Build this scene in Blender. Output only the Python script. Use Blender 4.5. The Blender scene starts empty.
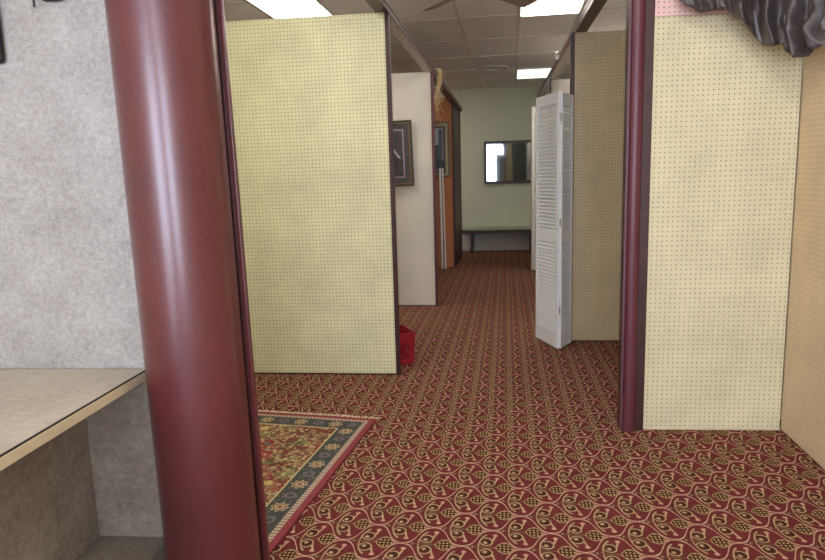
import bpy, bmesh, math, random
from mathutils import Vector, Matrix, noise
C = bpy.context.scene.collection
random.seed(7)
PI = math.pi

# ------------------------------------------------------------------ helpers
def new_bm(): return bmesh.new()

def box(bm, x0, x1, y0, y1, z0, z1, M=None):
    vs = [Vector((x, y, z)) for x in (x0, x1) for y in (y0, y1) for z in (z0, z1)]
    if M is not None: vs = [M @ v for v in vs]
    v = [bm.verts.new(p) for p in vs]
    for f in ((0,1,3,2),(4,6,7,5),(0,4,5,1),(2,3,7,6),(0,2,6,4),(1,5,7,3)):
        bm.faces.new([v[i] for i in f])

def bbox(bm, x0, x1, y0, y1, z0, z1, bev=.003, M=None, seg=2):
    t = bmesh.new(); box(t, x0, x1, y0, y1, z0, z1)
    bmesh.ops.recalc_face_normals(t, faces=t.faces)
    bmesh.ops.bevel(t, geom=list(t.edges), offset=bev, segments=seg, affect='EDGES', profile=.5)
    mp = {}
    for a in t.verts: mp[a] = bm.verts.new((M @ a.co) if M is not None else a.co)
    for f in t.faces: bm.faces.new([mp[a] for a in f.verts])
    t.free()

def tube(bm, pts, r, n=8, cap=True):
    pts = [Vector(p) for p in pts]; rings = []
    rr = r if isinstance(r, (list, tuple)) else [r]*len(pts)
    for i, p in enumerate(pts):
        d = (pts[min(i+1, len(pts)-1)] - pts[max(i-1, 0)]).normalized()
        a = d.cross(Vector((0, 0, 1)))
        if a.length < .05: a = d.cross(Vector((1, 0, 0)))
        a.normalize(); b = d.cross(a)
        rings.append([bm.verts.new(p + (a*math.cos(2*PI*k/n) + b*math.sin(2*PI*k/n))*rr[i]) for k in range(n)])
    for A, B in zip(rings, rings[1:]):
        for k in range(n): bm.faces.new((A[k], A[(k+1) % n], B[(k+1) % n], B[k]))
    if cap: bm.faces.new(rings[0]); bm.faces.new(rings[-1][::-1])

def prism(bm, poly, z0, z1, M=None):
    T = (lambda p: M @ Vector(p)) if M is not None else (lambda p: Vector(p))
    a = [bm.verts.new(T((x, y, z0))) for x, y in poly]; b = [bm.verts.new(T((x, y, z1))) for x, y in poly]
    n = len(poly)
    for i in range(n): bm.faces.new((a[i], a[(i+1) % n], b[(i+1) % n], b[i]))
    bm.faces.new(a[::-1]); bm.faces.new(b)

def obj(name, bm, mat, parent=None, smooth=None):
    bmesh.ops.recalc_face_normals(bm, faces=bm.faces)
    me = bpy.data.meshes.new(name); bm.to_mesh(me); bm.free()
    o = bpy.data.objects.new(name, me); C.objects.link(o); me.materials.append(mat)
    if parent: o.parent = parent
    if smooth is not None:
        for p in me.polygons: p.use_smooth = True
        me.set_sharp_from_angle(angle=math.radians(smooth))
    return o

def tag(o, label=None, cat=None, group=None, kind=None):
    if label: o['label'] = label
    if cat: o['category'] = cat
    if group: o['group'] = group
    if kind: o['kind'] = kind
    return o

def thing(name, label, cat, loc=(0, 0, 0), rz=0, group=None):
    o = bpy.data.objects.new(name, None); C.objects.link(o)
    o.empty_display_size = .1
    o.location = loc; o.rotation_euler = (0, 0, rz)
    return tag(o, label, cat, group)

# ------------------------------------------------------------------ node expressions
def lin(c):
    return tuple((v/255/12.92 if v/255 <= .04045 else ((v/255+.055)/1.055)**2.4) for v in c[:3]) + (1,)

class Ex:
    tree = None
    def __init__(s, sock): s.s = sock
    @staticmethod
    def m(op, *a, clamp=False):
        n = Ex.tree.nodes.new('ShaderNodeMath'); n.operation = op; n.use_clamp = clamp
        for i, v in enumerate(a):
            if isinstance(v, Ex): Ex.tree.links.new(v.s, n.inputs[i])
            else: n.inputs[i].default_value = v
        return Ex(n.outputs[0])
    def __add__(s, o): return Ex.m('ADD', s, o)
    __radd__ = __add__
    def __sub__(s, o): return Ex.m('SUBTRACT', s, o)
    def __rsub__(s, o): return Ex.m('SUBTRACT', o, s)
    def __mul__(s, o): return Ex.m('MULTIPLY', s, o)
    __rmul__ = __mul__
    def __truediv__(s, o): return Ex.m('DIVIDE', s, o)
    def abs(s): return Ex.m('ABSOLUTE', s)
def emin(a, b): return Ex.m('MINIMUM', a, b)
def emax(a, b): return Ex.m('MAXIMUM', a, b)
def ecos(a): return Ex.m('COSINE', a)
def elen(a, b): return Ex.m('SQRT', a*a + b*b)
def wrap(x, p): return Ex.m('WRAP', x, p/2, -p/2)
def mask(d, w, soft): return Ex.m('ADD', (w - d)*(1/soft), .5, clamp=True)
def pick(t, a, b): return a + (b - a)*t
def coords(kind='Object'):
    t = Ex.tree.nodes.new('ShaderNodeTexCoord'); s = Ex.tree.nodes.new('ShaderNodeSeparateXYZ')
    Ex.tree.links.new(t.outputs[kind], s.inputs[0])
    return Ex(s.outputs[0]), Ex(s.outputs[1]), Ex(s.outputs[2]), t.outputs[kind]
def nz(vec, scale, detail=3, rough=.6, dist=0):
    n = Ex.tree.nodes.new('ShaderNodeTexNoise'); n.inputs['Scale'].default_value = scale
    n.inputs['Detail'].default_value = detail; n.inputs['Roughness'].default_value = rough
    n.inputs['Distortion'].default_value = dist
    Ex.tree.links.new(vec, n.inputs['Vector']); return Ex(n.outputs[0])
def voro(vec, scale, feature='F1'):
    n = Ex.tree.nodes.new('ShaderNodeTexVoronoi'); n.feature = feature
    n.inputs['Scale'].default_value = scale; Ex.tree.links.new(vec, n.inputs['Vector']); return n
def vec(x, y, z=0.0):
    n = Ex.tree.nodes.new('ShaderNodeCombineXYZ')
    for i, v in enumerate((x, y, z)):
        if isinstance(v, Ex): Ex.tree.links.new(v.s, n.inputs[i])
        else: n.inputs[i].default_value = v
    return n.outputs[0]
def mixc(t, a, b, blend='MIX'):
    n = Ex.tree.nodes.new('ShaderNodeMix'); n.data_type = 'RGBA'; n.blend_type = blend
    if isinstance(t, Ex): Ex.tree.links.new(t.s, n.inputs[0])
    else: n.inputs[0].default_value = t
    for i, v in ((6, a), (7, b)):
        if isinstance(v, (tuple, list)): n.inputs[i].default_value = lin(v)
        else: Ex.tree.links.new(v, n.inputs[i])
    return n.outputs[2]
def ramp(t, stops, interp='LINEAR'):
    n = Ex.tree.nodes.new('ShaderNodeValToRGB'); Ex.tree.links.new(t.s, n.inputs[0]); r = n.color_ramp
    r.interpolation = interp
    while len(r.elements) < len(stops): r.elements.new(.5)
    for e, (p, c) in zip(r.elements, stops): e.position = p; e.color = lin(c)
    return n.outputs[0]
def material(name, fn, rough=.6, metal=0, spec=.5, coat=0, coat_rough=.1):
    m = bpy.data.materials.new(name); m.use_nodes = True; t = m.node_tree; Ex.tree = t
    b = t.nodes['Principled BSDF']
    b.inputs['Roughness'].default_value = rough; b.inputs['Metallic'].default_value = metal
    b.inputs['Specular IOR Level'].default_value = spec
    b.inputs['Coat Weight'].default_value = coat; b.inputs['Coat Roughness'].default_value = coat_rough
    out = fn()
    if not isinstance(out, tuple) or len(out) != 2: out = (out, None)
    c, h = out
    if isinstance(c, (list,)): b.inputs['Base Color'].default_value = lin(c)
    else: t.links.new(c, b.inputs['Base Color'])
    if h is not None:
        bp = t.nodes.new('ShaderNodeBump'); bp.inputs['Strength'].default_value = h[1]; bp.inputs['Distance'].default_value = h[2]
        t.links.new(h[0].s, bp.inputs['Height']); t.links.new(bp.outputs[0], b.inputs['Normal'])
    return m

def mottled(name, c, amt=.12, scale=12, rough=.6, bump=.1, fine=90, **k):
    """one colour with a little natural unevenness"""
    lo = [v*(1-amt) for v in c]; hi = [min(255, v*(1+amt)) for v in c]
    def fn():
        x, y, z, v = coords()
        n = nz(v, scale, 4)*.6 + nz(v, fine, 2)*.4
        return ramp(n, [(.3, lo), (.7, hi)]), (n, bump, .002)
    return material(name, fn, rough=rough, **k)

def pegboard(name, c, hole=(70, 55, 40), amt=.06, r=.0034, holeamt=.8):
    lo = [v*(1-amt) for v in c]; hi = [min(255, v*(1+amt)) for v in c]
    def fn():
        x, y, z, v = coords()
        u = wrap(x, .0254); w = wrap(z, .0254)
        d = elen(u, w)
        hm = mask(d, r, .0016)
        n = nz(v, 3.2, 4)*.7 + nz(v, 45, 3)*.3
        base = ramp(n, [(.32, lo), (.68, hi)])
        return mixc(hm*holeamt, base, hole), (1.0 - hm, .5, .003)
    return material(name, fn, rough=.62, spec=.35)

M = {}
M['peg_yellow'] = pegboard('pegboard yellow green', (228, 227, 184), hole=(96, 94, 58), r=.0038)
M['peg_cream'] = pegboard('pegboard cream', (216, 206, 168), hole=(86, 72, 46))
M['peg_pink'] = pegboard('pegboard pink', (235, 196, 188), hole=(80, 55, 50))
M['peg_tan'] = pegboard('pegboard tan', (214, 192, 156), hole=(140, 108, 72), holeamt=.6)
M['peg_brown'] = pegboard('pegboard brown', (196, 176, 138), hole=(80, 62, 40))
M['peg_white'] = pegboard('pegboard white', (240, 234, 220), hole=(84, 72, 56), r=.0062)
M['peg_orange'] = pegboard('hardboard orange', (184, 118, 76), hole=(120, 70, 42), holeamt=.4)
M['maroon'] = mottled('maroon paint', (92, 42, 50), .1, 6, .45, .05, coat=.08)
M['darkwood'] = mottled('dark stained wood', (62, 32, 30), .25, 9, .42, .1)
M['plum'] = mottled('plum paint', (96, 62, 70), .12, 8, .35, .05)
M['metal'] = mottled('grey track metal', (150, 146, 142), .08, 30, .35, .03, metal=.8)
M['greylam'] = None
M['white_paint'] = mottled('white door paint', (222, 222, 218), .03, 8, .42, .05)
M['black'] = mottled('black plastic', (28, 26, 27), .15, 20, .4, .05)
M['farwall'] = mottled('pale green wall paint', (208, 213, 190), .03, 2, .7, .05)
M['wall'] = mottled('warm white wall paint', (214, 208, 192), .03, 2, .7, .05)
M['tbar'] = mottled('ceiling grid metal', (205, 203, 200), .04, 20, .6, .02)
M['benchtop'] = mottled('sage bench top', (172, 176, 150), .05, 10, .45, .05)
M['cream_edge'] = mottled('cream edge band', (214, 200, 164), .04, 14, .4, .03)
M['lightframe'] = mottled('white enamel', (225, 222, 214), .02, 10, .4, .02)
M['fan_blade'] = mottled('beige fan blade', (150, 134, 112), .06, 10, .45, .03)
M['fan_body'] = mottled('brown fan body', (90, 76, 60), .06, 10, .35, .03, metal=.5)
M['red_plastic'] = mottled('red plastic', (158, 28, 42), .06, 12, .35, .03)
M['raffia'] = mottled('dry raffia', (220, 190, 140), .2, 60, .7, .1)
M['gold'] = mottled('dull gold frame', (126, 108, 70), .15, 40, .35, .1, metal=.5)
M['mat_grey'] = mottled('grey picture mat', (66, 58, 68), .06, 20, .6, .02)
M['mat_lilac'] = mottled('lilac mat line', (176, 156, 182), .05, 20, .6, .02)
M['frame_dark'] = mottled('dark frame wood', (54, 42, 36), .2, 18, .35, .08)

def f():
    x, y, z, v = coords()
    a = nz(v, 7, 5, .65); b = nz(v, 60, 4, .7); c = nz(v, 210, 2, .7)
    n = a*.28 + b*.36 + c*.36
    return ramp(n, [(.3, (106, 99, 90)), (.5, (158, 151, 142)), (.68, (190, 185, 176))]), (b, .08, .002)
M['greylam'] = material('mottled grey laminate', f, rough=.5)
def f():
    x, y, z, v = coords()
    a = nz(v, 5, 5, .65); b = nz(v, 50, 4, .7)
    return ramp(a*.5 + b*.5, [(.3, (158, 146, 124)), (.5, (190, 178, 154)), (.68, (208, 198, 176))]), (b, .05, .001)
M['counter'] = material('mottled beige counter laminate', f, rough=.38)
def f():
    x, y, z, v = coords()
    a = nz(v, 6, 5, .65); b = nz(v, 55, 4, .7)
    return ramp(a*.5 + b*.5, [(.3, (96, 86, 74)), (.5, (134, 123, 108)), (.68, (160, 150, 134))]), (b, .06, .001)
M['lowlam'] = material('brown grey laminate', f, rough=.5)  # brown grey, toned down to carry the shade below the counter
def f():
    x, y, z, v = coords()
    a = nz(v, 3, 4, .6); b = nz(v, 60, 2)
    chips = mask(Ex(voro(v, 26).outputs['Distance']), .045, .03)*mask(1.0 - nz(v, 2.2, 2), .46, .06)
    return mixc(chips*.55, ramp(a*.7 + b*.3, [(.3, (84, 36, 38)), (.7, (106, 46, 48))]), (176, 128, 122)), (a + b*.25, .10, .004)
M['column'] = material('glossy maroon column paint', f, rough=.33, coat=.55, coat_rough=.22)
def f():
    x, y, z, v = coords()
    b = nz(v, 160, 3, .7); a = nz(v, 1.3, 3)
    return ramp(a*.4 + b*.6, [(.3, (226, 226, 228)), (.7, (246, 246, 248))]), (b, .15, .002)
M['ceiling'] = material('ceiling tile', f, rough=.85, spec=.2)
def f():
    x, y, z, v = coords()
    b = nz(v, 30, 3, .7)
    return ramp(b, [(.35, (160, 150, 150)), (.65, (236, 230, 228))])
M['speckle'] = material('speckled grey soffit', f, rough=.5)
def f():
    x, y, z, v = coords()
    a = nz(v, 22, 3, .6, .5); b = nz(v, 300, 2)
    return ramp(a*.7 + b*.3, [(.3, (54, 46, 45)), (.7, (86, 75, 72))]), (b, .15, .001)
M['satin'] = material('dark satin cloth', f, rough=.42, spec=.6)

# carpet: ogee trellis with scrolls and a leaf in every cell
def f():
    x, y, z, v0 = coords()
    a = -.048; ca, sa = math.cos(a), math.sin(a)
    wob = (nz(v0, 14, 2) - .5)*.006
    X = (x - .176)*ca + (y - 2.535)*sa + wob
    Y = (x - .176)*(-sa) + (y - 2.535)*ca + wob
    w, H = .1165, .245
    k = PI/w
    def shape(a):
        q = (1.0 - ecos(a*k))*.5
        return (q - Ex.m('SINE', q*(2*PI))*(.45/(2*PI)))*(H/2)
    F = shape(X)
    d1 = wrap(Y - F, H).abs(); d2 = wrap(Y + F, H).abs()
    line = emin(d1, d2)
    uA = wrap(X, 2*w); vA = wrap(Y - H/2, H)
    lim = H/2 - shape(uA)
    inA = Ex.m('LESS_THAN', vA.abs(), lim)
    uB = wrap(X - w, 2*w); vB = wrap(Y, H)
    u = pick(inA, uB, uA); v = pick(inA, vB, vA)
    fib = nz(v0, 420, 2, .7); pat = nz(v0, 2.2, 3); mid = nz(v0, 38, 3, .7)
    red = ramp(pat*.35 + fib*.3 + mid*.35, [(.32, (86, 35, 37)), (.68, (122, 53, 53))])
    gold = ramp(fib*.5 + mid*.5, [(.35, (146, 114, 82)), (.65, (208, 178, 138))])
    pink = ramp(fib*.5 + mid*.5, [(.35, (168, 118, 100)), (.65, (216, 172, 152))])
    dark = ramp(fib, [(.3, (60, 32, 28)), (.7, (84, 48, 38))])
    col = mixc(mask(line, .0115, .004)*.8, red, dark)
    col = mixc(mask(line, .0054, .003), col, pink)
    va = v.abs()
    # small pointed ornament at the left tip and stem between the scrolls
    tip = (u + .074).abs()*.9 + va*1.2
    col = mixc(mask(tip, .017, .004), col, dark)
    col = mixc(mask(tip, .010, .004), col, gold)
    # scrolls
    for s in (1, -1):
        cx, cy = -.022, .038*s
        d = elen(u - cx, (v - cy)*.95)
        col = mixc(mask(d, .031, .003), col, dark)
        col = mixc(mask((d - .0245).abs(), .0029, .0025), col, gold)
        dd = elen(u - (cx - .004), v - (cy - .006*s))
        col = mixc(mask(dd, .0085, .004), col, gold)
        e2 = elen(u - (cx + .006), v - (cy + .002*s))
        col = mixc(mask(e2, .006, .003)*.9, col, dark)
        # tail leaving the scroll
        t = Ex.m('MULTIPLY', (v*s - .050), 1/.038, clamp=True)
        tx = u - (.004 + .012*t)
        ty = emax((v*s - .088), (.050 - v*s))
        tail = emax(tx.abs(), emax(ty, 0.0)*1.0)
        col = mixc(mask(tail, .0042, .0025), col, gold)
        bl = elen(u - (.012), (v - .086*s)*1.2)
        col = mixc(mask(bl, .0095, .004), col, pink)
    el = Ex.m('SQRT', (u*u)*(1/.0027) + (v*v)*(1/.0090))
    arc = emax((el - 1.0).abs()*.055, u + .024)
    col = mixc(mask(arc, .0056, .003)*.7, col, dark)
    col = mixc(mask(arc, .0028, .0025), col, gold)
    # stem line
    st = emax(va, emax(u - .03, -.060 - u))
    col = mixc(mask(st, .0035, .0025), col, gold)
    # leaf
    lu = u - .047
    lw = (lu + .036)*(.040 - lu)     # zero at both leaf ends
    leafd = va - emax(lw, 0.0)*27.0
    col = mixc(mask(leafd, .003, .003), col, dark)
    edge = (leafd + .003).abs()
    col = mixc(mask(edge, .0028, .0025), col, gold)
    dots = elen(wrap(u - .002, .0150), wrap(v + .004, .0175))
    col = mixc(mask(dots, .0040, .003)*mask(leafd, -.008, .003), col, (196, 172, 112))
    return col, (fib + mid, .35, .004)
M['carpet'] = material('patterned red carpet', f, rough=.95, spec=.08)

RW, RL = 1.30, 1.72
def f():
    x, y, z, v0 = coords()
    ex = emin(0.0 - x, x + RW); ey = emin(0.0 - y, y + RL)
    d = emin(ex, ey)
    fib = nz(v0, 380, 2, .7)
    cells = voro(v0, 46); sep = Ex.tree.nodes.new('ShaderNodeSeparateColor')
    Ex.tree.links.new(cells.outputs['Color'], sep.inputs[0]); rnd = Ex(sep.outputs[0]); cd = Ex(cells.outputs['Distance'])
    patch = nz(v0, 5.5, 2, .5)
    base = ramp(patch, [(.36, (128, 120, 78)), (.44, (118, 60, 52)), (.52, (146, 118, 84)), (.60, (150, 54, 56)), (.68, (92, 96, 82))], 'CONSTANT')
    fl = ramp(rnd, [(0, (196, 178, 132)), (.22, (92, 44, 44)), (.42, (168, 146, 104)), (.58, (66, 72, 66)), (.74, (150, 70, 66)), (.88, (204, 190, 120))], 'CONSTANT')
    field = mixc(mask(cd, .46, .30)*.9, base, fl)
    big = voro(v0, 7.5); bd = Ex(big.outputs['Distance'])
    field = mixc(mask(bd, .20, .06)*.75, field, (206, 184, 112))
    field = mixc(mask((bd - .30).abs(), .05, .05)*.6, field, (150, 52, 58))
    # dark border with rosettes
    b0 = mixc(mask(cd, .30, .14)*.8, (66, 72, 70), ramp(rnd, [(0, (112, 118, 104)), (.5, (84, 80, 88)), (.75, (128, 108, 90))], 'CONSTANT'))
    along = pick(Ex.m('LESS_THAN', ex, ey), x, y)
    across = d - .118
    s = wrap(along, .215)
    ang = Ex.m('ARCTAN2', across, s)
    rr = elen(across, s)
    pet = rr/(ecos(ang*8.0)*.16 + .84)
    b0 = mixc(mask(pet, .043, .004), b0, (188, 168, 128))
    b0 = mixc(mask((pet - .030).abs(), .004, .003), b0, (104, 62, 54))
    b0 = mixc(mask(pet, .013, .004), b0, (120, 72, 62))
    s2 = wrap(along + .1075, .215)
    r2 = elen(across, s2)
    b0 = mixc(mask((r2 - .022).abs(), .008, .004)*.8, b0, (120, 104, 112))
    col = mixc(mask(d, .186, .002), field, (196, 176, 128))
    col = mixc(mask(d, .176, .002), col, b0)
    stripe = mixc(mask(wrap(along, .022).abs(), .006, .002), (196, 178, 154), (150, 124, 110))
    col = mixc(mask(d, .064, .002), col, stripe)
    col = mixc(mask(d, .036, .002), col, (142, 62, 70))
    col = mixc(mask(d, .006, .002), col, (120, 40, 50))
    col = mixc(fib*.22, col, (110, 98, 86))
    return col, (fib, .3, .003)
M['rug'] = material('oriental rug pile', f, rough=.95, spec=.08)

def emissive(name, c, strength):
    m = bpy.data.materials.new(name); m.use_nodes = True; b = m.node_tree.nodes['Principled BSDF']
    b.inputs['Base Color'].default_value = lin(c); b.inputs['Emission Color'].default_value = lin(c)
    b.inputs['Emission Strength'].default_value = strength; b.inputs['Roughness'].default_value = .4
    return m
M['lamp'] = emissive('lit fluorescent diffuser', (255, 248, 238), 10.0)
M['lamp_dim'] = emissive('faint fluorescent diffuser', (244, 242, 226), 1.5)
def f():
    return [150, 156, 162]
M['mirror'] = material('mirror glass', f, rough=.04, metal=1)
m = bpy.data.materials.new('window glass'); m.use_nodes = True; nt = m.node_tree; nt.nodes.clear()
o_ = nt.nodes.new('ShaderNodeOutputMaterial'); mx = nt.nodes.new('ShaderNodeMixShader'); tr = nt.nodes.new('ShaderNodeBsdfTransparent'); gl = nt.nodes.new('ShaderNodeBsdfGlossy')
mx.inputs[0].default_value = .03; gl.inputs['Roughness'].default_value = .02
nt.links.new(tr.outputs[0], mx.inputs[1]); nt.links.new(gl.outputs[0], mx.inputs[2]); nt.links.new(mx.outputs[0], o_.inputs[0])
M['glass'] = m
def f():
    x, y, z, v = coords()
    a = nz(v, 9, 3, .6)
    r = elen(x - .14, z - .44)
    c = ramp(a, [(.35, (34, 26, 38)), (.65, (66, 52, 70))])
    c = mixc(mask(r, .05, .02), c, (196, 184, 214))
    dg = emax((x*.75 + (z - .27)*.5 - .15).abs(), emax(.20 - z, z - .42))
    c = mixc(mask(dg, .010, .006), c, (188, 178, 200))
    return c
M['print_purple'] = material('dim purple print', f, rough=.3)
def f():
    x, y, z, v = coords()
    a = nz(v, 8, 3, .6)
    c = ramp(a, [(.35, (22, 34, 34)), (.65, (44, 62, 58))])
    r = emax((x - .17).abs()*1.0, ((z - .55).abs() - .14))
    c = mixc(mask(r, .035, .01), c, (170, 176, 176))
    return c
M['print_green'] = material('dark green print', f, rough=.3)

# ------------------------------------------------------------------ setting
ZC = 3.0
GA = -.055
ZH = 2.50
def gxy(a, b):    # ceiling grid coordinates (metres) -> world
    return (.469 + a*math.cos(GA) - b*math.sin(GA)*1.0, 6.90 + a*math.sin(GA) + b*math.cos(GA))
def struct(name, bm, mat, parent=None):
    o = obj(name, bm, mat, parent)
    o['kind'] = 'structure'
    return o
b = new_bm(); box(b, -3.4, 2.7, -4.2, 13.0, -.1, 0); struct('floor', b, M['carpet'])
b = new_bm(); box(b, -3.4, 2.7, -4.2, 13.0, ZC, ZC+.1); struct('ceiling', b, M['ceiling'])
b = new_bm(); box(b, -3.35, -3.2, -4.2, 13.0, 0, ZC); struct('wall_left', b, M['wall'])
# right wall follows the slightly skewed corridor line
def rwx(y): return 1.70 + .047*(y - 3.49)
b = new_bm(); prism(b, [(rwx(-4.2), -4.2), (rwx(-4.2)+.15, -4.2), (rwx(13)+.15, 13), (rwx(13), 13)], 0, ZC); struct('wall_right', b, M['wall'])
FA = -.05
FM = Matrix.Translation((-.25, 12.38, 0)) @ Matrix.Rotation(FA, 4, 'Z')
b = new_bm(); box(b, -3.1, 2.6, 0, .12, 0, ZC, FM); struct('wall_far', b, M['farwall'])
# back wall behind the camera with two shop windows
WIN = [(-2.95, -1.05, .60, 2.75), (-.25, 1.22, .60, 2.75)]
YB = -4.0
b = new_bm()
xs = [-3.2, -2.95, -1.05, -.25, 1.22, 1.5]
for i in range(5):
    if i in (1, 3):
        box(b, xs[i], xs[i+1], YB-.12, YB, 0, .60); box(b, xs[i], xs[i+1], YB-.12, YB, 2.75, ZC)
    else: box(b, xs[i], xs[i+1], YB-.12, YB, 0, ZC)
struct('wall_back', b, M['wall'])
for i, (x0, x1, z0, z1) in enumerate(WIN):
    b = new_bm(); t = .04
    box(b, x0, x1, YB-.09, YB-.03, z0, z0+t); box(b, x0, x1, YB-.09, YB-.03, z1-t, z1)
    box(b, x0, x0+t, YB-.09, YB-.03, z0+t, z1-t); box(b, x1-t, x1, YB-.09, YB-.03, z0+t, z1-t)
    w = struct('window_%d' % (i+1), b, M['lightframe'])
    b = new_bm(); box(b, x0+t, x1-t, YB-.064, YB-.058, z0+t, z1-t); obj('window_pane', b, M['glass'], w)
# T-bar ceiling grid
b = new_bm(); R = Matrix.Translation((.469, 6.90, 0)) @ Matrix.Rotation(GA, 4, 'Z')
CX, CY = .602, 1.095
for i in range(-6, 4): box(b, i*CX-.011, i*CX+.011, -10.5, 5.35, ZC-.006, ZC+.01, R)
for j in range(-9, 5): box(b, -3.6, 1.95, j*CY-.011, j*CY+.011, ZC-.0065, ZC+.01, R)
for v_ in b.verts:
    v_.co.x = max(-3.199, min(rwx(v_.co.y)-.001, v_.co.x)); v_.co.y = max(-3.99, min(12.3, v_.co.y))
struct('trim_1', b, M['tbar'])

# ------------------------------------------------------------------ partitions
def frame2(p, q):
    p = Vector(p); q = Vector(q); return math.atan2((q-p).y, (q-p).x), (q-p).length

def partition(name, label, p, q, mat, stile_mat, stile_w=.03, top=ZH, thick=.035, stile_at='end', upper=None, edge=True):
    """pegboard partition from floor point p to floor point q; faces the camera on its -y side"""
    a, L = frame2(p, q)
    t = thing(name, label, 'partition wall', (p[0], p[1], 0), a)
    s0, s1 = (0, L - stile_w) if stile_at == 'end' else ((stile_w, L) if stile_at == 'start' else (0, L))
    zt = upper[0] if upper else top
    b = new_bm(); bbox(b, s0, s1, 0, thick, .012, zt, .0015); pn = obj('panel', b, mat, t)
    if upper:
        b = new_bm(); bbox(b, s0, s1, .001, thick, zt+.002, top, .0015)
        u = obj('upper_panel', b, upper[1], t); tag(u, 'pink pegboard strip above the cream sheet')
    b = new_bm(); box(b, s0+.002, s1-.002, .008, thick-.004, 0, .012); obj('base_strip', b, M['darkwood'], t)
    if stile_w and stile_at in ('start', 'end'):
        b = new_bm()
        x0, x1 = (L - stile_w, L) if stile_at == 'end' else (0, stile_w)
        bbox(b, x0, x1, -.012, thick+.02, 0, top, .004); obj('end_stile', b, stile_mat, t)
    return t

# left side
partition('pegboard_partition', 'large yellow-green pegboard partition right of the maroon column', (-3.18, 4.52), (-.553, 4.48), M['peg_yellow'], M['darkwood'], .027)
partition('pegboard_partition', 'white pegboard partition with a dark framed picture, behind the yellow-green one', (-3.18, 7.10), (-.415, 7.00), M['peg_white'], M['maroon'], .03)
partition('hardboard_partition', 'orange-brown hardboard partition at the far left of the corridor', (-3.18, 10.07), (-.318, 10.03), M['peg_orange'], M['darkwood'], .012, top=2.585)
partition('dark_side_partition', 'dark brown partition seen edge-on beyond the orange one', (-.300, 10.07), (-.235, 11.26), M['darkwood'], M['darkwood'], .03)
# right side
t = partition('pegboard_partition', 'cream pegboard partition beside the maroon post, below the dark cloth', (.900, 3.485), (1.624, 3.490), M['peg_cream'], None, 0, stile_at='none', upper=(2.165, M['peg_pink']))
b = new_bm(); box(b, 0, .009, -.002, 0, .012, 2.16); obj('edge_strip', b, M['cream_edge'], t)
b = new_bm(); box(b, 0.009, .725, -.003, 0, .004, .018); obj('kick_strip', b, M['cream_edge'], t)
t = partition('pegboard_partition', 'tan pegboard side partition meeting the cream one at the right edge', (1.628, 3.485), (1.460, .1), M['peg_tan'], None, 0, stile_at='none')
for ch in t.children:
    pass
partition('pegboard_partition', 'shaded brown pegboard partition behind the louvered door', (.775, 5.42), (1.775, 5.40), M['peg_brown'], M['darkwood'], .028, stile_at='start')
partition('pegboard_partition', 'white pegboard partition showing its top above the louvered door', (.905, 7.98), (1.89, 7.97), M['peg_white'], M['darkwood'], .012, stile_at='start')
# maroon post that ends the cream partition
t = thing('partition_post', 'maroon post at the left end of the cream pegboard partition', 'post', (.842, 3.47, 0))
b = new_bm(); bbox(b, -.062, .062, 0, .075, 0, ZH, .004); obj('post_body', b, M['darkwood'], t)
b = new_bm()
pts = [(-.050 + .066*i/10, -.020*math.sin(PI*i/10)**.6 - .001) for i in range(11)]
prism(b, [(-.050, .002)] + pts[0:11] + [(.016, .002)], 0.001, ZH-.001); tag(obj('rounded_molding', b, M['maroon'], t, 50), 'bright maroon rounded molding')
b = new_bm(); bbox(b, -.064, -.052, -.006, .01, 0, ZH, .002); tag(obj('corner_bead', b, M['plum'], t), 'greyish corner bead')

# ------------------------------------------------------------------ maroon column and grey wing wall with counter
CXc, CYc, CR = -.843, 1.80, .141
t = thing('column', 'big round glossy maroon column at the left', 'column', (CXc + .017, CYc, 0))
t.rotation_euler = (0, -.0140, 0)   # tilted slightly so its outline lines up in the camera view
b = new_bm(); n = 64
prism(b, [(CR*math.cos(2*PI*i/n), CR*math.sin(2*PI*i/n)) for i in range(n)], 0, ZC - .012); obj('column_shaft', b, M['column'], t, 40)
b = new_bm(); bbox(b, .085, .146, .074, .095, 0, ZC-.01, .004); obj('side_board', b, M['column'], t)
b = new_bm(); bbox(b, .128, .133, .066, .0735, 0, ZC-.01, .001); obj('edge_bead', b, M['darkwood'], t)

b = new_bm(); bbox(b, -3.18, -.93, 1.80, 1.87, 0, ZC-.012, .002)
tag(obj('wing_wall', b, M['greylam']), 'mottled grey laminate wall panel left of the maroon column', 'wall panel')
# counter
t = thing('counter', 'beige laminate counter with cream front edge in the left foreground', 'counter', (-.985, 1.79, 0))
b = new_bm(); bbox(b, -2.19, -.004, -2.6, 0, .838, .862, .0015); obj('countertop', b, M['counter'], t)
b = new_bm(); box(b, -.004, .0, -2.6, -.001, .8585, .8622); tag(obj('dark_seam', b, M['black'], t), 'thin dark seam')
b = new_bm(); bbox(b, -.004, .003, -2.6, 0, .832, .8583, .001); tag(obj('edge_band', b, M['cream_edge'], t), 'cream edge band')
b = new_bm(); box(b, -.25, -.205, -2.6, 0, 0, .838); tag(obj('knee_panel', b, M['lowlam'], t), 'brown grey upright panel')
b = new_bm(); box(b, -.205, .055, -.010, .006, .322, .835); tag(obj('shade_panel', b, M['lowlam'], t), 'brown grey sheet with the shade below the top in its colour')  # darker sheet over the lower wing wall; its colour holds the under-counter shade
b = new_bm(); box(b, -.205, .025, -2.6, -.0105, 0, .322); tag(obj('base_ledge', b, M['lowlam'], t), 'brown grey ledge')

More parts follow.
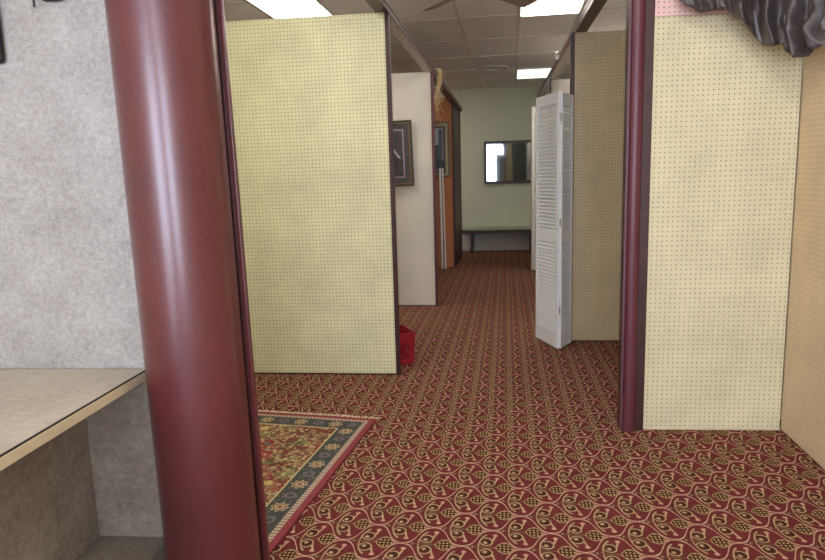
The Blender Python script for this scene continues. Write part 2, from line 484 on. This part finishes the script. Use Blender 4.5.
# small things on the grey wing wall
t = thing('wall_hook', 'small black peg at the top edge of the grey wall panel', 'hook', (-1.202, 1.798, 1.914))
b = new_bm(); tube(b, [(0, 0, .03), (0, -.02, .028), (0, -.026, .012), (0, -.026, -.012)], .004, 8); obj('peg', b, M['black'], t, 40)
b = new_bm(); bbox(b, -.012, .012, -.004, 0, .018, .055, .002); obj('plate', b, M['black'], t)
b = new_bm(); n = 16
prof = [(-.035, .0), (.0, 0)]
bbox(b, -.045, 0, -.02, 0, -.075, .12, .012, seg=4)
o = obj('hanging_handle', b, M['black'], None, 40); o.location = (-1.322, 1.798, 1.835)
tag(o, 'black rounded handle hanging at the left edge on the grey wall panel', 'handle')
b = new_bm(); bbox(b, -.03, .03, -.018, 0, 0, .05, .008, seg=3)
o = obj('wall_bracket', b, M['black'], None, 40); o.location = (-1.158, 1.798, 1.919)
tag(o, 'dark bracket at the top of the grey wall panel, right of the black peg', 'bracket')

# ------------------------------------------------------------------ headers with door tracks
def header(label, p, q, side, seg_mats):
    """side=+1: corridor lies on +x. p,q are the corridor-side edge at the ends"""
    a, L = frame2(p, q)
    t = thing('header_beam', label, 'header beam', (p[0], p[1], 0), a)
    # local +x runs away from the camera, local +y is to the left of it
    y0, y1 = (0, .085) if side > 0 else (-.085, 0)
    b = new_bm(); box(b, 0, L, y0, y1, ZH+.006, ZH+.055); obj('beam', b, M['darkwood'], t)
    for l0, l1, mt, lab in seg_mats:
        b = new_bm(); box(b, l0, l1, y0+.002, y1-.002, ZH+.001, ZH+.006); o = obj('soffit', b, mt, t)
        if lab: tag(o, lab)
    f0, f1 = (-.010, 0) if side > 0 else (0, .010)
    b = new_bm(); box(b, 0, L, f0, f1, ZH-.004, ZH+.024); obj('fascia', b, M['plum'], t)
    f0, f1 = (-.016, -.010) if side > 0 else (.010, .016)
    b = new_bm(); box(b, 0, L, f0, f1, ZH+.032, ZH+.040); tag(obj('track', b, M['metal'], t), 'thin grey metal track')
    f0, f1 = (-.006, 0) if side > 0 else (0, .006)
    b = new_bm(); box(b, 0, L, f0, f1, ZH+.024, ZH+.058); obj('cap_strip', b, M['maroon'], t)
    return t
header('dark header beam along the left partition tops', (-.697, 1.86), (-.195, 11.28), 1,
       [(0, 2.66, M['darkwood'], None), (2.66, 5.15, M['speckle'], 'speckled grey soffit'), (5.15, 8.2, M['plum'], None), (8.2, 9.42, M['darkwood'], None)])
header('dark header beam along the right partition tops', (.760, 3.54), (.935, 9.9), -1,
       [(0, 1.88, M['darkwood'], None), (1.88, 4.42, M['white_paint'], 'whitish soffit'), (4.42, 6.36, M['darkwood'], None)])
b = new_bm()
tube(b, [(-.0, 0, .05), (-.02, 0, .03), (-.022, 0, -.01), (-.004, 0, -.03), (.010, 0, -.012), (-.006, -.004, .004)], .0045, 8)
o = obj('white_clip', b, M['white_paint'], None, 40); o.location = (.822, 6.6, 2.53)
tag(o, 'white plastic clip hooked on the right header beam', 'clip')

# ------------------------------------------------------------------ louvered doors
def leaf(parent, p, q, h, z0=.012):
    a, L = frame2(p, q); th = .028
    Mx = Matrix.Translation((p[0], p[1], 0)) @ Matrix.Rotation(a, 4, 'Z')
    st = .042 if L > .3 else .03
    b = new_bm()
    bbox(b, 0, st, -th/2, th/2, z0, h, .003); bbox(b, L-st, L, -th/2, th/2, z0, h, .003)
    for r0, r1 in ((z0, z0+.12), (.86, .95), (h-.085, h)):
        bbox(b, st, L-st, -th/2+.002, th/2-.002, r0, r1, .002)
    lf = obj('door_leaf', b, M['white_paint'], parent); lf.matrix_local = Mx
    b = new_bm()
    for z1, z2 in ((z0+.12, .86), (.95, h-.085)):
        n = int((z2-z1)/.0285)
        for i in range(n):
            zc = z1 + (i+.5)*(z2-z1)/n
            Ml = Matrix.Translation((0, 0, zc)) @ Matrix.Rotation(math.radians(42), 4, 'X')
            box(b, st-.003, L-st+.003, -.0200, .0200, -.003, .003, Ml)
    obj('louver_slats', b, M['white_paint'], lf)
    return lf
t = thing('bifold_door', 'white louvered bifold door folded open in front of the brown pegboard', 'bifold door', (.66, 5.15, 0))
leaf(t, (.525-.66, .400), (0, 0), 2.028); leaf(t, (.004, .004), (.781-.66, .218), 2.018)
for z in (.3, 1.0, 1.8):
    b = new_bm(); tube(b, [(.003, -.018, z), (.003, -.018, z+.06)], .005, 8); obj('hinge', b, M['metal'], t)
t = thing('bifold_door', 'narrow white louvered bifold door farther down the corridor', 'bifold door', (.822, 9.57, 0))
leaf(t, (0, 0), (.30, .10), 2.36); leaf(t, (.31, .13), (.02, .24), 2.36)

# ------------------------------------------------------------------ pictures, mirror
def ring(b, W, H, w, y0, y1):
    for x0, x1, z0, z1 in ((0, W, 0, w), (0, W, H-w, H), (0, w, w, H-w), (W-w, W, w, H-w)):
        bbox(b, x0, x1, y0, y1, z0, z1, min(.003, w/4))
def picture(label, loc, W, H, pmat, rz=0, tilt=0, lw=.012):
    t = thing('framed_picture', label, 'picture', loc, rz)
    t.rotation_euler = (0, tilt, rz)
    b = new_bm(); ring(b, W, H, .022, -.028, 0); tag(obj('frame', b, M['frame_dark'], t), 'dark outer frame')
    b = new_bm(); ring_b = b
    for x0, x1, z0, z1 in ((.022, W-.022, .022, .022+lw), (.022, W-.022, H-.022-lw, H-.022), (.022, .022+lw, .022+lw, H-.022-lw), (W-.022-lw, W-.022, .022+lw, H-.022-lw)):
        box(b, x0, x1, -.022, -.002, z0, z1)
    tag(obj('inner_lip', b, M['gold'], t), 'gold inner lip')
    b = new_bm(); box(b, .03, W-.03, -.010, -.004, .03, H-.03); tag(obj('mat_board', b, M['mat_grey'], t), 'grey mat')
    b = new_bm(); box(b, .092, W-.092, -.0115, -.0095, .092, H-.092); tag(obj('mat_line', b, M['mat_lilac'], t), 'lilac mat line')
    b = new_bm(); box(b, 0, W-.21, -.0135, -.011, 0, H-.21); o = obj('print', b, pmat, t); o.location = (.105, 0, .105)
    b = new_bm(); box(b, .03, W-.03, -.0165, -.0150, .03, H-.03); obj('glass_pane', b, M['glass'], t)
    return t
picture('dark framed purple print on the white pegboard partition', (-1.14, 6.985, 1.315), .50, .69, M['print_purple'], -.03, -.02)
picture('gold framed dark green print on the orange hardboard partition', (-.84, 10.005, 1.41), .47, .82, M['print_green'], -.013, lw=.04)
t = thing('wall_mirror', 'wide dark framed mirror on the pale green far wall', 'mirror', tuple(FM @ Vector((.44, -.046, 1.26))), FA+.042)
b = new_bm(); ring(b, .98, .78, .045, -.03, 0); obj('frame', b, M['frame_dark'], t)
b = new_bm(); box(b, .04, .94, -.012, -.004, .04, .74); obj('mirror_glass', b, M['mirror'], t)

# ------------------------------------------------------------------ bench at the far wall
t = thing('bench', 'long low bench with a pale top against the far wall', 'bench', tuple(FM @ Vector((0, 0, 0))), FA)
b = new_bm(); bbox(b, 0, 1.9, -.46, -.005, .425, .458, .004); obj('bench_top', b, M['benchtop'], t)
b = new_bm(); box(b, 0.01, 1.89, -.455, -.435, .370, .425); tag(obj('apron', b, M['darkwood'], t), 'dark apron')
for x in (.19, 1.27):
    b = new_bm(); bbox(b, x, x+.045, -.45, -.02, 0, .424, .003); obj('leg', b, M['black'], t)
b = new_bm(); box(b, -2.9, 2.3, -.014, 0, .03, .30, FM)
tag(obj('baseboard_far', b, M['wall']), kind='structure')

# ------------------------------------------------------------------ red basket
t = thing('shopping_basket', 'red plastic shopping basket on the carpet behind the yellow-green partition', 'basket', (-.712, 4.805, 0), math.radians(25))
bw, bd, bh = .21, .135, .235
def brect(s, z): return [(-bw*s, -bd*s, z), (bw*s, -bd*s, z), (bw*s, bd*s, z), (-bw*s, bd*s, z)]
b = new_bm()
def wallquad(b, p0, p1, q0, q1, nx, nz_, bar=.006, th=.003):
    """lattice wall between bottom edge p0-p1 and top edge q0-q1"""
    p0, p1, q0, q1 = map(Vector, (p0, p1, q0, q1))
    P = lambda u, v: (p0.lerp(p1, u)).lerp(q0.lerp(q1, u), v)
    for (u0, u1, v0, v1) in ((0, 1, 0, .18), (0, 1, .72, 1), (0, .1, .18, .72), (.9, 1, .18, .72)):
        vs = [P(u0, v0), P(u1, v0), P(u1, v1), P(u0, v1)]
        nrm = (vs[1]-vs[0]).cross(vs[3]-vs[0]).normalized()*th
        a = [b.verts.new(v) for v in vs]; c = [b.verts.new(v-nrm) for v in vs]
        b.faces.new(a); b.faces.new(c[::-1])
        for i in range(4): b.faces.new((a[i], c[i], c[(i+1) % 4], a[(i+1) % 4]))
    for i in range(nx+1):
        u = .1 + .8*i/nx
        tube(b, [P(u, .17), P(u, .73)], bar*.5, 6)
        if i < nx: tube(b, [P(u, .18), P(u+.8/nx, .72)], bar*.4, 5)
    for j in range(1, nz_): tube(b, [P(.09, .18+.54*j/nz_), P(.91, .18+.54*j/nz_)], bar*.5, 6)
lo = brect(.95, .004); hi = brect(1, bh)
for i in range(4):
    j = (i+1) % 4; wallquad(b, lo[i], lo[j], hi[i], hi[j], 9 if i % 2 == 0 else 6, 4)
obj('basket_body', b, M['red_plastic'], t)
b = new_bm(); s = .95; box(b, -bw*s, bw*s, -bd*s, bd*s, .002, .008); obj('bottom', b, M['red_plastic'], t)
b = new_bm()
for x0, x1, y0, y1 in ((-bw-.006, bw+.006, -bd-.006, -bd+.004), (-bw-.006, bw+.006, bd-.004, bd+.006), (-bw-.006, -bw+.004, -bd, bd), (bw-.004, bw+.006, -bd, bd)):
    bbox(b, x0, x1, y0, y1, bh-.006, bh+.012, .003)
obj('rim', b, M['red_plastic'], t)
b = new_bm(); pts = []
for i in range(15):
    u = i/14; pts.append((-bw + 2*bw*u, bd+.004, bh + .012 + .004*math.sin(PI*u)))
tube(b, pts, .004, 6); obj('handle', b, M['black'], t)

# ------------------------------------------------------------------ pole, garland
t = thing('pole', 'light grey twin-tube pole with a black cap before the orange partition', 'pole', (-.487, 9.93, 0))
b = new_bm(); tube(b, [(-.022, 0, 0), (-.030, 0, 1.58)], .017, 12); obj('tube', b, M['white_paint'], t, 40); b = new_bm(); tube(b, [(.026, .01, 0), (.010, .01, 1.55)], .013, 12); obj('tube', b, M['white_paint'], t, 40)
b = new_bm(); bbox(b, -.055, .035, -.02, .03, 1.545, 1.655, .01); tag(obj('cap', b, M['black'], t), 'black cap')

b = new_bm(); random.seed(3)
for k in range(13):
    a0 = random.uniform(-.022, .022); L = random.uniform(.16, .60); ph = random.uniform(0, 6); fq = random.uniform(5, 16); am = random.uniform(.008, .026)
    pts = [(a0 - .03 + .03*random.random(), 0, .035 + .02*random.random())]
    n = 18
    for i in range(n):
        u = i/(n-1); pts.append((a0*(1-.3*u) + .02*math.sin(5*u+.6) + am*math.sin(fq*u+ph)*(.3+u), random.uniform(-.006, .006)-.014, .045 - L*u))
    tube(b, pts, .0030, 4, False)
for k in range(16):
    a0 = random.uniform(-.03, .03); z = random.uniform(-.42, .05)
    tube(b, [(a0, -.01, z), (a0+random.uniform(-.05, .05), -.02, z+random.uniform(-.04, .05)), (a0+random.uniform(-.06, .06), -.015, z+random.uniform(-.05, .03))], .0028, 4, False)
o = obj('raffia_garland', b, M['raffia']); o.location = (-.374, 7.32, 2.53); o.rotation_euler = (0, 0, 0)
tag(o, 'frayed straw-coloured raffia garland hanging from the left header beam', 'garland')

# ------------------------------------------------------------------ ceiling lights
def troffer(label, cx, cy, w, l, mat, a=GA):
    t = thing('ceiling_light', label, 'ceiling light', (cx, cy, ZC-.012), a, 'ceiling panel lights')
    b = new_bm(); f_ = .018
    for x0, x1, y0, y1 in ((-w/2, w/2, -l/2, -l/2+f_), (-w/2, w/2, l/2-f_, l/2), (-w/2, -w/2+f_, -l/2+f_, l/2-f_), (w/2-f_, w/2, -l/2+f_, l/2-f_)):
        box(b, x0, x1, y0, y1, -.008, .011)
    obj('frame', b, M['lightframe'], t)
    b = new_bm(); box(b, -w/2+f_, w/2-f_, -l/2+f_, l/2-f_, -.014, .004); obj('diffuser', b, mat, t)
    return t
def cell(i, j): return gxy((i+.5)*CX, (j+.5)*CY)
troffer('lit ceiling panel light above the corridor, beside the fan', *cell(0, -1), .595, 1.085, M['lamp'])
troffer('lit ceiling panel light above the yellow-green partition', -1.655, 5.97, .58, 1.06, M['lamp'])
troffer('faint small-looking ceiling panel light near the far wall', *cell(0, 3), .595, .93, M['lamp_dim'])
troffer('lit ceiling panel light over the right foreground', *cell(0, -5), .595, 1.085, M['lamp'])
troffer('lit ceiling panel light over the left foreground', *cell(-4, -5), .595, 1.085, M['lamp'])
troffer('unseen added ceiling panel light over the stall behind the white pegboard', *cell(-4, 3), .595, 1.085, M['lamp'])  # hidden by the partitions, added to brighten the far end of the corridor
troffer('unseen added ceiling panel light over the right-hand stall behind the brown pegboard', *cell(1, 1), .595, 1.085, M['lamp'])  # another hidden light, added because the far end came out dim
troffer('unseen added ceiling panel light over the space before the yellow-green partition', *cell(-3, -4), .595, 1.085, M['lamp'])  # out of view, added to brighten the top of the yellow-green partition
troffer('lit ceiling panel light near the shop windows', *cell(-1, -9), .595, 1.085, M['lamp'])
# round vent
t = thing('ceiling_vent', 'round grey ceiling vent before the far wall', 'vent', (.31, 10.05, ZC-.012))
for k, (r0, r1) in enumerate(((.20, .23), (.13, .15), (.06, .08))):
    b = new_bm(); n = 32
    for i in range(n):
        a0, a1 = 2*PI*i/n, 2*PI*(i+1)/n
        q = [(r0, -.01), (r1, -.004 - .01*(k == 0)*0), (r1, .010), (r0, .010)]
        A = [b.verts.new((r*math.cos(a0), r*math.sin(a0), z)) for r, z in q]; B_ = [b.verts.new((r*math.cos(a1), r*math.sin(a1), z)) for r, z in q]
        for s in range(4): b.faces.new((A[s], A[(s+1) % 4], B_[(s+1) % 4], B_[s]))
    bmesh.ops.remove_doubles(b, verts=b.verts, dist=1e-5)
    obj('ring', b, M['tbar'], t)
b = new_bm(); tube(b, [(.105, 6.1, ZC-.012), (.105, 6.1, ZC)], .012, 12)
tag(obj('sprinkler_head', b, M['frame_dark']), 'tiny dark sprinkler dot on the ceiling left of the corridor light', 'sprinkler')

# ------------------------------------------------------------------ ceiling fan
FZ = 2.64
t = thing('ceiling_fan', 'beige bladed ceiling fan at the top of the corridor', 'ceiling fan', (.04, 4.52, FZ))
b = new_bm(); tube(b, [(0, 0, .10), (0, 0, ZC-FZ)], .014, 12); obj('downrod', b, M['fan_body'], t, 40)
b = new_bm(); tube(b, [(0, 0, ZC-FZ-.05), (0, 0, ZC-FZ-.002)], [.045, .065], 24); obj('canopy', b, M['fan_body'], t, 40)
b = new_bm(); tube(b, [(0, 0, -.04), (0, 0, -.02), (0, 0, .0), (0, 0, .07), (0, 0, .10), (0, 0, .11)], [.05, .085, .10, .10, .07, .02], 32); obj('motor_housing', b, M['fan_body'], t, 40)
for k in range(5):
    ang = math.radians(90 + 36 + 72*k - 1)
    Mb = Matrix.Rotation(ang, 4, 'Z') @ Matrix.Rotation(math.radians(-13), 4, 'X')
    b = new_bm(); n = 10; poly = []
    for i in range(n+1):
        u = i/n; poly.append((.19 + .46*u, -(.052 + .018*u)*(1 if u < .95 else .8)))
    for i in range(n, -1, -1):
        u = i/n; poly.append((.19 + .46*u, (.052 + .018*u)*(1 if u < .95 else .8)))
    prism(b, poly, -.004, .004, Mb); obj('blade', b, M['fan_blade'], t)
    b = new_bm(); bbox(b, .08, .24, -.018, .018, -.012, -.0045, .002, Mb); obj('blade_iron', b, M['fan_body'], t)

# ------------------------------------------------------------------ rug
ra = math.atan2(3.633-2.172, -.578+.816) - PI/2   # direction of its long edge
ra = -math.atan2(-.590+.800, 3.633-2.172)
t = thing('rug', 'oriental rug with a dark flowered border on the patterned carpet', 'rug', (-.592, 3.60, .0), ra*1.0)
b = new_bm()
nx, ny = 26, 40
vs = {}
for i in range(nx+1):
    for j in range(ny+1):
        x = -RW*i/nx; y = -RL*j/ny
        vs[i, j] = b.verts.new((x + .004*math.sin(j*.7)*(i == 0), y, .008 + .0015*noise.noise((x*4, y*4, 0))))
for i in range(nx):
    for j in range(ny): b.faces.new((vs[i, j], vs[i+1, j], vs[i+1, j+1], vs[i, j+1]))
r_ = bmesh.ops.extrude_face_region(b, geom=list(b.faces))
for g in r_['geom']:
    if isinstance(g, bmesh.types.BMVert): g.co.z = .0005
obj('rug_pile', b, M['rug'], t)
for nm, yy, sg in (('fringe', 0, 1), ('fringe', -RL, -1)):
    b = new_bm(); random.seed(5)
    for k in range(170):
        x = -RW*(k+.5)/170; l = random.uniform(.028, .042)
        tube(b, [(x, yy-.004*sg, .005), (x+random.uniform(-.006, .006), yy+sg*l*.5, .004), (x+random.uniform(-.012, .012), yy+sg*l, .003)], .0024, 4, False)
    tag(obj(nm, b, M['cream_edge'], t), 'cream fringe')

# ------------------------------------------------------------------ draped cloth in the right corner
def f_bottom(s):   # (s along cloth) -> z of hem
    P = [(0, 2.235), (.04, 2.185), (.10, 2.165), (.18, 2.150), (.24, 2.155), (.30, 2.105), (.36, 2.035), (.42, 1.985), (.47, 1.965), (.50, 1.975), (.54, 1.935), (.60, 1.905), (.68, 1.905), (.76, 1.925), (.84, 1.955), (.92, 1.975), (1.0, 2.0)]
    for (a, za), (c, zc) in zip(P, P[1:]):
        if s <= c: return za + (zc-za)*(s-a)/(c-a)
    return P[-1][1]
path = [Vector((.995, 3.44)), Vector((1.15, 3.40)), Vector((1.33, 3.36)), Vector((1.47, 3.30)), Vector((1.545, 3.20)), Vector((1.555, 3.05)), Vector((1.545, 2.90))]
seglen = [0]
for a_, c_ in zip(path, path[1:]): seglen.append(seglen[-1] + (c_-a_).length)
def pt(s):
    d = s*seglen[-1]
    for i in range(len(path)-1):
        if d <= seglen[i+1] + 1e-9:
            u = (d-seglen[i])/(seglen[i+1]-seglen[i]); return path[i].lerp(path[i+1], u), (path[i+1]-path[i]).normalized()
    return path[-1], (path[-1]-path[-2]).normalized()
b = new_bm(); NU, NV = 260, 90; grid = []
for i in range(NU+1):
    s = i/NU; p, d = pt(s); nrm = Vector((d.y, -d.x))
    if nrm.y > 0 and nrm.x > 0: nrm = -nrm
    zb = f_bottom(s); row = []
    for j in range(NV+1):
        v = j/NV; z = ZH - .02 - (ZH - .02 - zb)*v
        sw = s + .05*math.sin(v*3.1 + 1)*(.5 - abs(s-.5)) + .02*noise.noise((s*3, v*3, 7))
        fold = .026*math.sin(2*PI*sw*7.3) + .014*math.sin(2*PI*sw*13.7 + 1.3*v)
        q = Vector((sw*9, v*2.4 - sw*2, 2.1))
        c1 = noise.noise(q); c2 = noise.noise(q*2.3 + Vector((5, 1, 2)))
        crump = .030*(1-abs(c1)*2.2) + .011*(1-abs(c2)*2.4) + .003*noise.noise(q*6)
        env = .30 + .70*v
        off = .030 + (fold + crump)*env*(.55 + .45*min(1, s*3))
        off *= 1.0 if j < NV-1 else .8
        off = max(.004, off)
        row.append(b.verts.new((p.x + nrm.x*off, p.y + nrm.y*off, z + .006*math.sin(sw*40)*v)))
    grid.append(row)
for i in range(NU):
    for j in range(NV): b.faces.new((grid[i][j], grid[i+1][j], grid[i+1][j+1], grid[i][j+1]))
o = obj('draped_cloth', b, M['satin'], None, 180)
sol = o.modifiers.new('t', 'SOLIDIFY'); sol.thickness = .002
tag(o, 'crumpled dark satin cloth draped in the upper right corner', 'cloth')

# ------------------------------------------------------------------ light and world
w = bpy.data.worlds.new('World'); bpy.context.scene.world = w; w.use_nodes = True
bg = w.node_tree.nodes['Background']; bg.inputs[0].default_value = lin((222, 232, 255)); bg.inputs[1].default_value = 16
for i, (x0, x1, z0, z1) in enumerate(WIN):
    L = bpy.data.lights.new('daylight_portal', 'AREA'); L.shape = 'RECTANGLE'; L.size = x1-x0; L.size_y = z1-z0
    L.cycles.is_portal = True
    lo_ = bpy.data.objects.new('daylight_portal', L); C.objects.link(lo_); lo_.location = ((x0+x1)/2, YB-.14, (z0+z1)/2)
    lo_.rotation_euler = (math.radians(90), 0, 0)
    # an area light shines along -Z: rotated so it faces +Y into the room

# ------------------------------------------------------------------ camera (solved from the photograph)
f_px, yaw, pitch, roll, h = 645.351, -.0987, .1564, -.0287, 1.4056
cam = bpy.data.cameras.new('camera'); co = bpy.data.objects.new('camera', cam); C.objects.link(co)
cam.sensor_width = 36; cam.lens = f_px*36/825; cam.clip_start = .02
fw = Vector((math.sin(yaw)*math.cos(pitch), math.cos(yaw)*math.cos(pitch), -math.sin(pitch)))
rt = Vector((math.cos(yaw), -math.sin(yaw), 0)); up = rt.cross(fw)
r2 = rt*math.cos(roll) + up*math.sin(roll); u2 = r2.cross(fw)
mw = Matrix(((r2.x, u2.x, -fw.x, 0), (r2.y, u2.y, -fw.y, 0), (r2.z, u2.z, -fw.z, h), (0, 0, 0, 1)))
co.matrix_world = mw
sc = bpy.context.scene; sc.camera = co
sc.view_settings.view_transform = 'Standard'; sc.view_settings.look = 'None'; sc.view_settings.gamma = 1
sc.view_settings.use_curve_mapping = False; sc.view_settings.exposure = 0.17
